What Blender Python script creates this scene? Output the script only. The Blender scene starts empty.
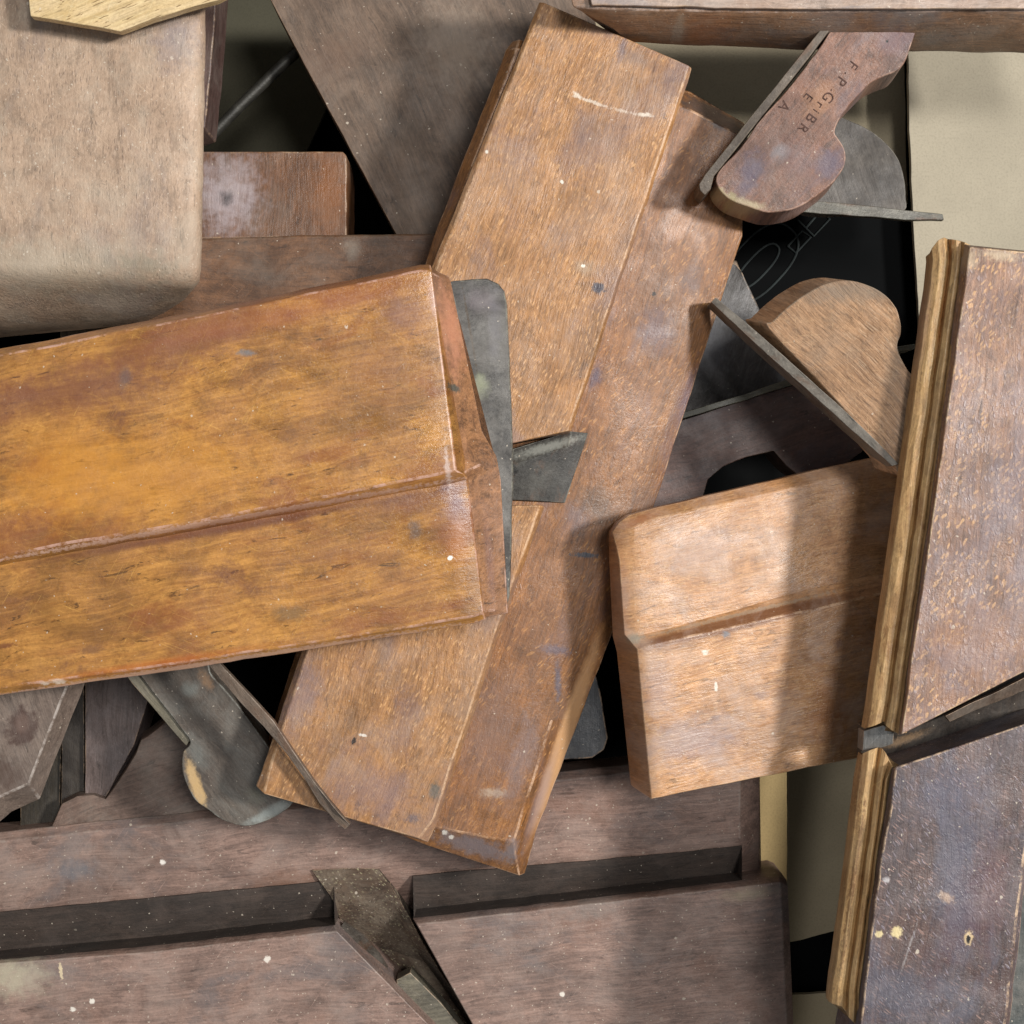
import bpy, math, random
from mathutils import Vector, Matrix, noise as mnoise
random.seed(7)
scene = bpy.context.scene
COL = scene.collection
S = 0.0003            # metres per photo pixel at the reference height
HC = 1500.0           # camera height in the same units

def V(px, py, h):
    k = (HC - h) / HC
    return Vector(((px - 512) * k * S, (512 - py) * k * S, h * S))

SAT = 1.0
def lin(c):
    g = (c[0] * .3 + c[1] * .59 + c[2] * .11)
    c = tuple(g + (v - g) * SAT for v in c)
    def f(v):
        v /= 255.0
        return v / 12.92 if v <= 0.04045 else ((v + 0.055) / 1.055) ** 2.4
    return (f(c[0]), f(c[1]), f(c[2]), 1.0)

def mulc(c, k):
    return tuple(max(0, min(255, v * k)) for v in c)

# ------------------------------------------------------------------ materials
class NT:
    def __init__(s, mat):
        s.t = mat.node_tree; s.n = s.t.nodes; s.l = s.t.links
    def put(s, sock, v):
        if hasattr(v, 'is_output'):
            s.l.new(v, sock)
        else:
            sock.default_value = v
    def math(s, op, a, b=0.0, c=None, clamp=False):
        n = s.n.new('ShaderNodeMath'); n.operation = op; n.use_clamp = clamp
        s.put(n.inputs[0], a); s.put(n.inputs[1], b)
        if c is not None: s.put(n.inputs[2], c)
        return n.outputs[0]
    def vec(s, op, a, b=(0, 0, 0)):
        n = s.n.new('ShaderNodeVectorMath'); n.operation = op
        s.put(n.inputs[0], a)
        if op == 'SCALE': s.put(n.inputs['Scale'], b)
        else: s.put(n.inputs[1], b)
        return n.outputs['Value'] if op in ('LENGTH', 'DISTANCE', 'DOT_PRODUCT') else n.outputs[0]
    def mapping(s, v, scale=(1, 1, 1), rot=(0, 0, 0), loc=(0, 0, 0)):
        n = s.n.new('ShaderNodeMapping')
        s.put(n.inputs['Vector'], v)
        n.inputs['Scale'].default_value = scale; n.inputs['Rotation'].default_value = rot
        n.inputs['Location'].default_value = loc
        return n.outputs[0]
    def noise(s, v, scale=1.0, detail=4.0, rough=0.6, dist=0.0, col=False):
        n = s.n.new('ShaderNodeTexNoise')
        s.put(n.inputs['Vector'], v)
        n.inputs['Scale'].default_value = scale; n.inputs['Detail'].default_value = detail
        n.inputs['Roughness'].default_value = rough; n.inputs['Distortion'].default_value = dist
        return n.outputs['Color'] if col else n.outputs['Fac']
    def voro(s, v, scale=1.0, rnd=1.0):
        n = s.n.new('ShaderNodeTexVoronoi')
        s.put(n.inputs['Vector'], v)
        n.inputs['Scale'].default_value = scale; n.inputs['Randomness'].default_value = rnd
        return n.outputs['Distance'], n.outputs['Color']
    def ramp(s, v, a, b, lo=0.0, hi=1.0):
        n = s.n.new('ShaderNodeMapRange'); n.interpolation_type = 'SMOOTHSTEP'
        s.put(n.inputs['Value'], v)
        n.inputs['From Min'].default_value = a; n.inputs['From Max'].default_value = b
        n.inputs['To Min'].default_value = lo; n.inputs['To Max'].default_value = hi
        return n.outputs['Result']
    def mix(s, f, a, b, mode='MIX'):
        n = s.n.new('ShaderNodeMix'); n.data_type = 'RGBA'; n.blend_type = mode
        s.put(n.inputs['Factor'], f)
        s.put(n.inputs['A'] if False else n.inputs[6], a); s.put(n.inputs[7], b)
        return n.outputs[2]

def new_mat(name):
    m = bpy.data.materials.new(name); m.use_nodes = True
    m.node_tree.nodes.clear()
    return m

GAIN = 1.0
def wood(name, base, base2=None, flecks=None, stains=(), dust=0.15, dustcol=(150, 142, 132),
         specks=0.3, rough=0.48, bump=0.5, marks=(), T=None, edge=0.0, edgecol=(190, 160, 130),
         grain=1.0, pores=0.45, metal=0.0, spec=0.5, scratch=0.22, grunge=0.42, dings=0.6, blot=0.4, streak=0.22, flatz=False, contrast=0.5, gs=1.0, seed=None):
    """weathered wood (or dark iron): px-based procedural pattern, x = grain direction"""
    m = new_mat(name); q = NT(m)
    tc = q.n.new('ShaderNodeTexCoord').outputs['Object']
    pc = q.vec('SCALE', tc, 1.0 / S)
    if flatz: pc = q.mapping(pc, (1, 1, 0.05))
    sd = seed if seed is not None else (sum(ord(ch) * (i + 3) for i, ch in enumerate(name)) % 977)
    off = (sd * 13.7, sd * 7.3, sd * 3.1)
    ps = q.vec('ADD', pc, off)
    base2 = base2 or mulc(base, 0.72)
    b, b2 = lin(base), lin(base2)
    warp = q.noise(ps, 0.008, 2, 0.5, 0, True)
    warp = q.vec('SCALE', q.vec('SUBTRACT', warp, (0.5, 0.5, 0.5)), 26.0)
    pw = q.vec('ADD', ps, warp)
    n1 = q.noise(q.mapping(pw, (0.012 * gs, 0.13 * gs, 0.13 * gs)), 1, 6, 0.62, 0.35)
    n2 = q.noise(q.mapping(pw, (0.07, 0.75, 0.75)), 1, 3, 0.6, 0.2)
    n3 = q.noise(ps, 0.021, 5, 0.6)
    nf = q.noise(ps, 0.35, 4, 0.7)
    g = q.math('ADD', q.math('MULTIPLY', n1, 0.55 * grain), q.math('MULTIPLY', n3, 1.0 - 0.55 * grain))
    col = q.mix(q.ramp(g, 0.5 - 0.28 * (1 - contrast) - .04, 0.5 + 0.28 * (1 - contrast) + .04), b, b2)
    pm = q.math('MULTIPLY', q.ramp(n2, 0.5, 0.72), pores)
    col = q.mix(pm, col, lin(mulc(base2, 0.6)))
    # fine mottling
    col = q.mix(q.math('MULTIPLY', q.ramp(nf, 0.35, 0.68), 0.28), col, lin(mulc(base2, 0.72)))
    ng = q.noise(q.mapping(ps, (0.6, 1, 1)), 0.05, 9, 0.78, 0.6)
    col = q.mix(q.math('MULTIPLY', q.ramp(ng, 0.5, 0.62), grunge), col, lin(mulc(base2, 0.62)))
    col = q.mix(q.math('MULTIPLY', q.ramp(ng, 0.48, 0.36), grunge * .55), col, lin(mulc(base, 1.16)))
    nd_ = q.noise(q.mapping(q.vec('ADD', ps, (55, 170, 9)), (0.035, 0.13, 0.13)), 1, 5, 0.7, 0.8)
    col = q.mix(q.math('MULTIPLY', q.ramp(nd_, 0.60, 0.68), dings), col, lin(mulc(base2, 0.42)))
    nl = q.noise(q.mapping(q.vec('ADD', ps, (755, 70, 9)), (0.6, 1, 1)), 0.009, 4, 0.62, 0.8)
    col = q.mix(q.math('MULTIPLY', q.ramp(nl, 0.47, 0.66), blot), col, lin(mulc(base2, 0.66)))
    st_ = q.noise(q.mapping(q.vec('ADD', pw, (15, 370, 29)), (0.014, 0.4, 0.4)), 1, 3, 0.6)
    col = q.mix(q.math('MULTIPLY', q.ramp(st_, 0.52, 0.62), streak), col, lin(mulc(base2, 0.58)))
    col = q.mix(q.math('MULTIPLY', q.ramp(st_, 0.46, 0.36), streak * .7), col, lin(mulc(base, 1.22)))
    fm = None
    if flecks:
        for fi, (fc, amt, ln, wd, ang, dens) in enumerate(flecks):
            pf = q.vec('ADD', pw, q.vec('SCALE', q.vec('SUBTRACT', q.noise(ps, 0.07, 3, .6, 0, True), (0.5, 0.5, 0.5)), min(12.0, wd * 2.2)))
            d, c = q.voro(q.mapping(q.mapping(pf, (1, 1, 1), (0, 0, math.radians(ang))),
                                    (1.0 / ln, 1.0 / wd, 1.0 / wd)), 1.0)
            sx = q.n.new('ShaderNodeSeparateColor'); q.put(sx.inputs[0], c)
            sel = q.ramp(sx.outputs[0], 1 - dens - .05, 1 - dens + .05)
            k = q.math('MULTIPLY', q.ramp(q.math('ADD', d, q.math('MULTIPLY', nf, .25)), 0.56, 0.36), sel)
            zone = q.ramp(q.noise(q.vec('ADD', ps, (91 * fi, 5, 0)), 0.013, 3, 0.6), 0.36, 0.56, 0.25, 1)
            k = q.math('MULTIPLY', q.math('MULTIPLY', k, zone), amt)
            col = q.mix(k, col, lin(fc))
            fm = k
    for si, (sc, thr, scale, amt) in enumerate(stains):
        ns = q.noise(q.mapping(q.vec('ADD', ps, (si * 331, si * 77, 0)), (0.55, 1, 1)), scale, 5, 0.65, 0.4)
        brk = q.ramp(nf, 0.3, 0.6, 0.75, 1)
        k = q.math('MULTIPLY', q.math('MULTIPLY', q.ramp(ns, thr, thr + 0.14), amt), brk)
        col = q.mix(k, col, lin(sc))
    if scratch > 0:
        for sa, so in ((35, 0), (-50, 200)):
            nn = q.noise(q.mapping(q.mapping(q.vec('ADD', ps, (so, so, 0)), (1, 1, 1), (0, 0, math.radians(sa))),
                                   (0.012, 0.5, 0.01)), 1, 1, 0.4)
            k = q.math('MULTIPLY', q.ramp(q.math('ABSOLUTE', q.math('SUBTRACT', nn, 0.70)), 0.012, 0.0), scratch)
            col = q.mix(k, col, lin(mulc(base, 1.45)))
    for mk in marks:
        px, py, h, rx, ry, ang, mc, amt = mk[:8]
        soft = mk[8] if len(mk) > 8 else 0.45
        lv = T.loc(px, py, h) / S
        la = math.radians(-ang) - T.a
        d = q.vec('SUBTRACT', pc, tuple(lv))
        d = q.mapping(d, (1, 1, 1), (0, 0, -la))
        d = q.mapping(d, (1.0 / rx, 1.0 / ry, 0.0))
        ln_ = q.vec('LENGTH', d)
        w = q.math('MULTIPLY', q.math('SUBTRACT', q.noise(ps, 0.09 if min(rx, ry) > 6 else 0.3, 4, 0.65), 0.5), 2.6 if (max(rx, ry) > 4 * min(rx, ry) and min(rx, ry) < 4) else (0.45 if max(rx, ry) > 8 * min(rx, ry) else 1.7))
        k = q.ramp(q.math('ADD', ln_, w), 1.0 + soft * .3, 1.0 - soft)
        col = q.mix(q.math('MULTIPLY', k, amt), col, lin(mc))
    if dust > 0:
        nd = q.noise(q.vec('ADD', ps, (400, 40, 4)), 0.018, 7, 0.72, 0.5)
        k = q.math('MULTIPLY', q.ramp(nd, 0.42, 0.68), dust)
        col = q.mix(k, col, lin(dustcol))
    if specks > 0:
        for sc_, th in ((0.05, 0.08), (0.12, 0.12), (0.23, 0.17)):
            wv = q.vec('ADD', ps, q.vec('SCALE', q.noise(ps, 0.5, 1, 0.5, 0, True), 3.0))
            d, c = q.voro(q.mapping(wv, (1, 1.15, 1)), sc_)
            sx = q.n.new('ShaderNodeSeparateColor'); q.put(sx.inputs[0], c)
            r_ = q.math('MULTIPLY', sx.outputs[1], th)
            k = q.math('MULTIPLY', q.ramp(q.math('SUBTRACT', d, r_), 0.03, 0.0),
                       q.ramp(sx.outputs[0], 1.0 - 0.62 * specks, 1.0 - 0.4 * specks))
            col = q.mix(q.math('MULTIPLY', k, 0.62), col, lin((204, 192, 174)))
    if edge > 0:
        ne = q.noise(ps, 0.045, 7, 0.8)
        k = q.math('MULTIPLY', q.ramp(ne, 0.43, 0.62), edge)
        col = q.mix(k, col, lin(edgecol))
    out = q.n.new('ShaderNodeOutputMaterial')
    bs = q.n.new('ShaderNodeBsdfPrincipled')
    q.put(bs.inputs['Base Color'], col)
    q.put(bs.inputs['Roughness'], q.math('ADD', rough - 0.1, q.math('MULTIPLY', q.ramp(n3, .35, .65), 0.2)))
    bs.inputs['Metallic'].default_value = metal
    bs.inputs['Specular IOR Level'].default_value = spec
    hgt = q.math('ADD', q.math('MULTIPLY', n1, 0.7 * grain), q.math('MULTIPLY', n2, -0.5 * pores))
    hgt = q.math('ADD', hgt, q.math('MULTIPLY', nf, 0.38))
    hgt = q.math('ADD', hgt, q.math('MULTIPLY', n3, 1.3))
    if fm is not None: hgt = q.math('ADD', hgt, q.math('MULTIPLY', fm, 0.35))
    bp = q.n.new('ShaderNodeBump')
    bp.inputs['Strength'].default_value = bump * .8; bp.inputs['Distance'].default_value = S * 2.2
    q.put(bp.inputs['Height'], hgt)
    q.l.new(bp.outputs[0], bs.inputs['Normal'])
    q.l.new(bs.outputs[0], out.inputs[0])
    return m

def wood2(name, T, edge=0.55, edgecol=(190, 160, 130), **kw):
    sd = sum(ord(ch) * (i + 3) for i, ch in enumerate(name)) % 977
    return [wood(name, T=T, seed=sd, **kw), wood(name + '_worn_edge', T=T, seed=sd, edge=edge, edgecol=edgecol, **kw)]

def plain(name, base, rough=0.6, metal=0.0, bump=0.2, var=0.8, spec=0.5, ns=0.05):
    m = new_mat(name); q = NT(m)
    tc = q.n.new('ShaderNodeTexCoord').outputs['Object']
    pc = q.vec('SCALE', tc, 1.0 / S)
    n = q.noise(pc, ns, 6, 0.65, 0.2)
    nf = q.noise(pc, 0.4, 3, 0.6)
    col = q.mix(q.ramp(n, 0.3, 0.7), lin(base), lin(mulc(base, var)))
    col = q.mix(q.math('MULTIPLY', q.ramp(nf, .45, .7), 0.2), col, lin(mulc(base, 0.6)))
    out = q.n.new('ShaderNodeOutputMaterial'); bs = q.n.new('ShaderNodeBsdfPrincipled')
    q.put(bs.inputs['Base Color'], col)
    bs.inputs['Roughness'].default_value = rough; bs.inputs['Metallic'].default_value = metal
    bs.inputs['Specular IOR Level'].default_value = spec
    bp = q.n.new('ShaderNodeBump'); bp.inputs['Strength'].default_value = bump
    bp.inputs['Distance'].default_value = S * 2
    q.put(bp.inputs['Height'], q.math('ADD', nf, n)); q.l.new(bp.outputs[0], bs.inputs['Normal'])
    q.l.new(bs.outputs[0], out.inputs[0])
    return m

# ------------------------------------------------------------------ things
class Thing:
    def __init__(s, name, label, cat, origin, grain=(1, 0), group=None, single=False, kind=None):
        s.o = V(*origin); s.a = math.atan2(-grain[1], grain[0])
        s.M = Matrix.Translation(s.o) @ Matrix.Rotation(s.a, 4, 'Z'); s.Mi = s.M.inverted()
        s.name, s.label, s.cat, s.group, s.kind, s.single = name, label, cat, group, kind, single
        s.root = None
        if not single:
            s.root = bpy.data.objects.new(name, None); COL.objects.link(s.root)
            s.root.empty_display_size = 0.01
            s.root.matrix_world = s.M; s.tag(s.root)
    def tag(s, o):
        o['label'] = s.label; o['category'] = s.cat
        if s.group: o['group'] = s.group
        if s.kind: o['kind'] = s.kind
    def loc(s, px, py, h):
        return s.Mi @ V(px, py, h)
    def mesh(s, name, wverts, faces, mats, bevel=1.6, parent=None, angle=32, seg=2, smooth=True):
        me = bpy.data.meshes.new(name)
        me.from_pydata([tuple(s.Mi @ v) for v in wverts], [], faces)
        me.validate(); me.update()
        import bmesh
        bm = bmesh.new(); bm.from_mesh(me)
        bmesh.ops.recalc_face_normals(bm, faces=bm.faces)
        if bevel > 0:
            lay = bm.edges.layers.float.new('bevel_weight_edge'); bm.normal_update()
            for e in bm.edges:
                if len(e.link_faces) == 2 and e.is_convex and e.calc_face_angle(0) > math.radians(angle): e[lay] = 1.0
        bm.to_mesh(me); bm.free()
        ob = bpy.data.objects.new(name, me); COL.objects.link(ob)
        if not isinstance(mats, (list, tuple)): mats = [mats]
        for m in mats: me.materials.append(m)
        if smooth:
            me.shade_smooth()
            try: me.set_sharp_from_angle(angle=math.radians(angle))
            except Exception: pass
        if bevel > 0:
            b = ob.modifiers.new('bevel', 'BEVEL'); b.width = bevel * S * .85; b.segments = seg
            b.limit_method = 'WEIGHT'
            b.use_clamp_overlap = True
            b.harden_normals = smooth
            if len(mats) > 1: b.material = 1
        if s.single:
            ob.name = s.name; ob.matrix_world = s.M; s.tag(ob); s.root = ob
        else:
            ob.parent = parent or s.root
        return ob

def jit(v, amp=0.6, sc=26.0, seed=0.0):
    p = v / (S * sc) + Vector((seed, seed * 1.7, 0))
    p2 = v / (S * 7.0) + Vector((seed, 0, seed))
    return v + (mnoise.noise_vector(p) * amp + mnoise.noise_vector(p2) * amp * 0.35) * S

def lerp3(a, b, t): return tuple(a[i] + (b[i] - a[i]) * t for i in range(3))

def loft(T, name, stations, mats, bevel=1.6, bottom=None, step=14.0, amp=0.6, parent=None, caps=True, angle=32, seed=0.0, seg=2):
    """stations: lists of (px,py,h) across; bottom: height the first and last column drop to"""
    rows = []; ncols = len(stations[0])
    if isinstance(bottom, list): stations = [list(st) + [(st[0][0], st[0][1], b)] for st, b in zip(stations, bottom)]
    for i in range(len(stations) - 1):
        A, B = stations[i], stations[i + 1]
        L = max(math.hypot(A[k][0] - B[k][0], A[k][1] - B[k][1]) for k in range(len(A)))
        n = max(1, int(L / step))
        for j in range(n):
            rows.append([lerp3(A[k], B[k], j / n) for k in range(len(A))])
    rows.append(list(stations[-1]))
    W = []
    for r in rows:
        w = [jit(V(*p), amp, seed=seed) for p in r[:ncols]]
        if bottom is not None:
            f, l = w[0].copy(), w[-1].copy()
            bz = r[ncols][2] if isinstance(bottom, list) else bottom
            f.z = bz * S; l.z = bz * S
            w = [f] + w + [l]
        W.append(w)
    nc = len(W[0]); verts = [v for w in W for v in w]; faces = []
    for i in range(len(W) - 1):
        for k in range(nc):
            k2 = (k + 1) % nc
            faces.append((i * nc + k, (i + 1) * nc + k, (i + 1) * nc + k2, i * nc + k2))
    if caps:
        faces.append(tuple(range(nc))); faces.append(tuple((len(W) - 1) * nc + k for k in reversed(range(nc))))
    return T.mesh(name, verts, faces, mats, bevel, parent, angle, seg)

def catmull(pts, n=5):
    out = []; N = len(pts)
    for i in range(N):
        p0, p1, p2, p3 = pts[(i - 1) % N], pts[i], pts[(i + 1) % N], pts[(i + 2) % N]
        for j in range(n):
            t = j / n
            out.append(tuple(0.5 * ((2 * p1[k]) + (-p0[k] + p2[k]) * t + (2 * p0[k] - 5 * p1[k] + 4 * p2[k] - p3[k]) * t * t
                                    + (-p0[k] + 3 * p1[k] - 3 * p2[k] + p3[k]) * t ** 3) for k in range(3)))
    return out

def resample(pts, step=9.0):
    out = []
    for i in range(len(pts)):
        a, b = pts[i], pts[(i + 1) % len(pts)]
        n = max(1, int(math.hypot(a[0] - b[0], a[1] - b[1]) / step))
        for j in range(n): out.append(lerp3(a, b, j / n))
    return out

def prism(T, name, pts, h, thick, mats, bevel=1.5, flare=(0, 0), smooth=False, amp=0.8, parent=None, step=10.0, grow=0.0, seed=0.0, angle=32, seg=2):
    """pts: (px,py) or (px,py,h) outline of the top face; straight sides down by thick; flare shifts the bottom"""
    P = [(p[0], p[1], p[2] if len(p) > 2 else (h(p[0], p[1]) if callable(h) else h)) for p in pts]
    P = catmull(P) if smooth else resample(P, step)
    top = []
    for p in P:
        v = V(*p); j = jit(v, amp, seed=seed); j.z = v.z; top.append(j)
    c = sum(top, Vector()) / len(top)
    bot = []
    for v in top:
        b = v.copy(); b.z -= thick * S
        if grow:
            d = (v - c); d.z = 0
            if d.length > 0: b += d.normalized() * grow * S
        b.x += flare[0] * S; b.y -= flare[1] * S
        bot.append(b)
    n = len(top); faces = [tuple(range(n)), tuple(reversed(range(n, 2 * n)))]
    for i in range(n):
        j = (i + 1) % n
        faces.append((i, n + i, n + j, j))
    return T.mesh(name, top + bot, faces, mats, bevel, parent, angle, seg)

def text_part(T, name, body, pos, ang, size, mat, outline=False, thick=0.5, parent=None, mirror=False):
    """lettering as a real mesh lying on a surface; pos=(px,py,h), ang = reading direction in the image (deg, clockwise)"""
    cu = bpy.data.curves.new(name, 'FONT'); cu.body = body; cu.size = size * S
    cu.align_x = 'CENTER'; cu.align_y = 'CENTER'; cu.space_character = 1.15
    if outline:
        cu.fill_mode = 'NONE'; cu.bevel_depth = thick * S; cu.bevel_resolution = 1
    else:
        cu.fill_mode = 'BOTH'; cu.extrude = 0.15 * S; cu.offset = 0.0
    tmp = bpy.data.objects.new('tmp_' + name, cu); COL.objects.link(tmp)
    dg = bpy.context.evaluated_depsgraph_get()
    me = bpy.data.meshes.new_from_object(tmp.evaluated_get(dg))
    bpy.data.objects.remove(tmp)
    me.name = name; me.materials.clear(); me.materials.append(mat)
    ob = bpy.data.objects.new(name, me); COL.objects.link(ob)
    p = T.loc(*pos)
    ob.parent = parent or T.root
    ob.matrix_local = Matrix.Translation(p) @ Matrix.Rotation(math.radians(-ang) - T.a, 4, 'Z')
    return ob

PLANES = 'wooden moulding planes heaped in the box'

# ================================================================== the box, bag and added dark sheet
def fan_sheet(T, name, x0, y0, x1, y1, h, mat, amp=6, n=40, thick=1.0):
    verts = []; faces = []
    for lay in (0, 1):
        for j in range(n + 1):
            for i in range(n + 1):
                v = V(x0 + (x1 - x0) * i / n, y0 + (y1 - y0) * j / n, h)
                d = mnoise.fractal(v / (S * 90), 0.8, 2.0, 4) * amp + mnoise.noise(v / (S * 26) + Vector((3, 3, 0))) * amp * .3
                v.z += d * S - lay * thick * S
                verts.append(v)
    m = (n + 1) ** 2
    for j in range(n):
        for i in range(n):
            a = j * (n + 1) + i
            faces.append((a, a + n + 1, a + n + 2, a + 1))
            faces.append((m + a, m + a + 1, m + a + n + 2, m + a + n + 1))
    for i in range(n):
        for a, b in ((i, i + 1), (n * (n + 1) + i, n * (n + 1) + i + 1), (i * (n + 1), (i + 1) * (n + 1)), (i * (n + 1) + n, (i + 1) * (n + 1) + n)):
            faces.append((a, b, m + b, m + a))
    return T.mesh(name, verts, faces, mat, 0, None, 60)

box = Thing('cardboard_box', 'open tan cardboard box under the heap, showing in the gaps at the right', 'box', (512, 512, -520))
def card(name, base, ns=0.012): return plain(name, base, rough=0.85, bump=0.15, var=0.94, spec=0.2, ns=ns)
cb = card('cardboard', (158, 147, 124)); cb2 = card('cardboard_pale', (166, 157, 138)); cbe = card('cardboard_edge', (128, 112, 82))
for nm, x0, y0, x1, y1 in (('wall_panel', 1262, -220, 1270, 1260), ('wall_panel', -190, -220, -182, 1260), ('wall_panel', -180, 1240, 1260, 1248), ('wall_panel', -180, -215, 1260, -207)):  # box walls out of view, placed and sized to block window light
    vs = [Vector(((x - 512) * S, (512 - y) * S, z * S)) for z in (-520, -20) for x, y in ((x0, y0), (x1, y0), (x1, y1), (x0, y1))]
    box.mesh(nm, vs, [(0, 1, 2, 3), (4, 5, 6, 7), (0, 1, 5, 4), (1, 2, 6, 5), (2, 3, 7, 6), (3, 0, 4, 7)], card('cardboard_wall', (150, 136, 108)), .5)
fan_sheet(box, 'base_panel', -200, -200, 1250, 1250, -520, card('cardboard_base', (120, 110, 90)), amp=3, n=12, thick=8)
prism(box, 'side_panel', [(906, -60), (1130, -60), (1130, 420), (925, 420), (914, 240), (909, 120)], -170, 8, [cb2], bevel=.8, amp=1.0)
prism(box, 'flap', [(560, -60), (901, -60), (905, 90), (908, 215), (560, 215)], -215, 8, [cb], bevel=.8, amp=1.0)
prism(box, 'flap', [(730, 760), (787, 760), (787, 1100), (730, 1100)], -230, 8, [card('cardboard_strip', (182, 158, 112))], bevel=.8, amp=.6)
prism(box, 'flap', [(770, 700), (905, 700), (905, 925), (840, 930), (800, 941), (770, 944)], -400, 8, [cb], bevel=.8, amp=1.2)
prism(box, 'flap', [(760, 996), (900, 990), (900, 1100), (760, 1100)], -360, 8, [cb], bevel=.8, amp=1.2)
prism(box, 'flap', [(190, -60), (330, -60), (330, 100), (290, 190), (190, 190)], -380, 8, [card('cardboard_grey', (76, 73, 60))], bevel=.8, amp=1.0)

blk = new_mat('black_plastic'); q = NT(blk)
o_ = q.n.new('ShaderNodeOutputMaterial'); bs = q.n.new('ShaderNodeBsdfPrincipled')
bs.inputs['Base Color'].default_value = (0.0015, 0.0018, 0.002, 1); bs.inputs['Roughness'].default_value = 0.55
bs.inputs['Specular IOR Level'].default_value = 0.03
q.l.new(bs.outputs[0], o_.inputs[0])
bag = Thing('plastic_bag', 'black plastic bag with faint outlined lettering, its sheet spread wide to darken the gaps', 'bag', (820, 280, -400))
fan_sheet(bag, 'sheet', -150, -150, 1200, 1200, -430, blk, amp=14, n=60)  # black layer added below the whole heap to darken the gaps
prism(bag, 'front_fold', [(640, 160), (760, 168), (908, 205), (914, 240), (919, 330), (930, 420), (640, 430)], -205, 2, [blk], bevel=0, amp=1.2)
ltr = plain('faded_print', (44, 50, 50), rough=0.7, spec=.2)
def ring(cx, cy, a, b, ang, h=-203.5, n=40):
    c, d = math.cos(math.radians(ang)), math.sin(math.radians(ang))
    out = []
    for i in range(n + 1):
        t = 2 * math.pi * i / n
        u = a * math.copysign(abs(math.cos(t)) ** .8, math.cos(t)); v = b * math.copysign(abs(math.sin(t)) ** .8, math.sin(t))
        out.append((cx + u * c - v * d, cy + u * d + v * c, h))
    return out
def lines(T, name, polys, r, mat):
    vs, fs = [], []
    for pts in polys:
        W = [T.Mi @ V(*p) for p in pts]; n = len(vs)
        for i, w in enumerate(W):
            t = W[min(i + 1, len(W) - 1)] - W[max(i - 1, 0)]; t.z = 0; t.normalize()
            u = Vector((-t.y, t.x, 0)) * r * S
            vs += [w + u, w + Vector((0, 0, .5 * S)), w - u]
        for i in range(len(W) - 1):
            a = n + 3 * i; fs += [(a, a + 1, a + 4, a + 3), (a + 1, a + 2, a + 5, a + 4)]
    me = bpy.data.meshes.new(name); me.from_pydata([tuple(v) for v in vs], [], fs); me.materials.append(mat)
    o = bpy.data.objects.new(name, me); COL.objects.link(o); o.parent = T.root
lines(bag, 'printed_letter', [ring(760, 263, 46, 25, -47), ring(758, 266, 28, 10, -47)], 1.1, ltr)
lines(bag, 'printed_letter', [[(788, 246, -203.5), (802, 231, -203.5), (811, 237, -203.5), (796, 253, -203.5), (788, 246, -203.5)],
                              [(798, 220, -203.5), (814, 236, -203.5), (830, 219, -203.5), (818, 208, -203.5)], [(806, 228, -203.5), (818, 214, -203.5)]], 1.1, ltr)

# ================================================================== deep things first
# --- dusty dark block at top centre
T = Thing('moulding_plane', 'dark grey-brown dusty plane end slanting under the top of the central plane', 'hand plane', (440, 100, -230), (0.5, 1), PLANES)
mt = wood2('dusty_umber_wood', T, base=(122, 101, 84), base2=(92, 76, 64), dust=0.3, dustcol=(130, 115, 102), specks=0.25, pores=.25, rough=.62,
           marks=[(455, 40, -140, 45, 60, 0, (150, 134, 118), .55, .9), (330, 60, -140, 30, 60, 60, (108, 84, 68), .5, .8)], edge=.3)  # first mark paints the lit band into the wood colour
prism(T, 'body', [(253, -40), (270, 0), (333, 118), (397, 236), (470, 268), (640, 200), (580, -40)], -140, 80, mt, bevel=1.6)
# --- small block with a lilac shine painted into its colour
T = Thing('wood_block', 'small squared brown block with a painted lilac shine, under the pale block', 'wood block', (270, 190, -220), (0, 1), single=True)
mt = wood2('worn_brown_block', T, base=(120, 84, 58), base2=(92, 60, 38), dust=.15, specks=.12, rough=.42, gs=1.5,
           marks=[(228, 195, -120, 42, 50, 0, (156, 144, 146), .9, .9), (226, 198, -120, 9, 10, 20, (40, 38, 42), .8, .9), (330, 195, -120, 22, 60, 0, (134, 82, 38), .6, .9)])
prism(T, 'wood_block', [(140, 151), (343, 151.5), (346.5, 156), (347, 237), (140, 240)], -120, 80, mt, bevel=2.4)
T = Thing('moulding_plane', 'dark brown plane edge wedged between the small squared block and the golden plane', 'hand plane', (320, 270, -200), (1, 0), PLANES, single=True)
mt = wood2('dark_brown_edge', T, streak=.05, base=(124, 88, 60), base2=(84, 58, 40), dust=.15, specks=.15, rough=.55, edge=.6, edgecol=(118, 104, 88),  # edge colour paints the lit top edge
           marks=[(352, 250, -95, 12, 14, 0, (130, 120, 108), .6, .9), (270, 270, -95, 30, 20, 0, (60, 46, 36), .5, .9)])
prism(T, 'moulding_plane', [(140, 240), (203, 238), (320, 234.5), (436, 233), (455, 300), (440, 340), (140, 380)], -95, 90, mt, bevel=4)
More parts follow.
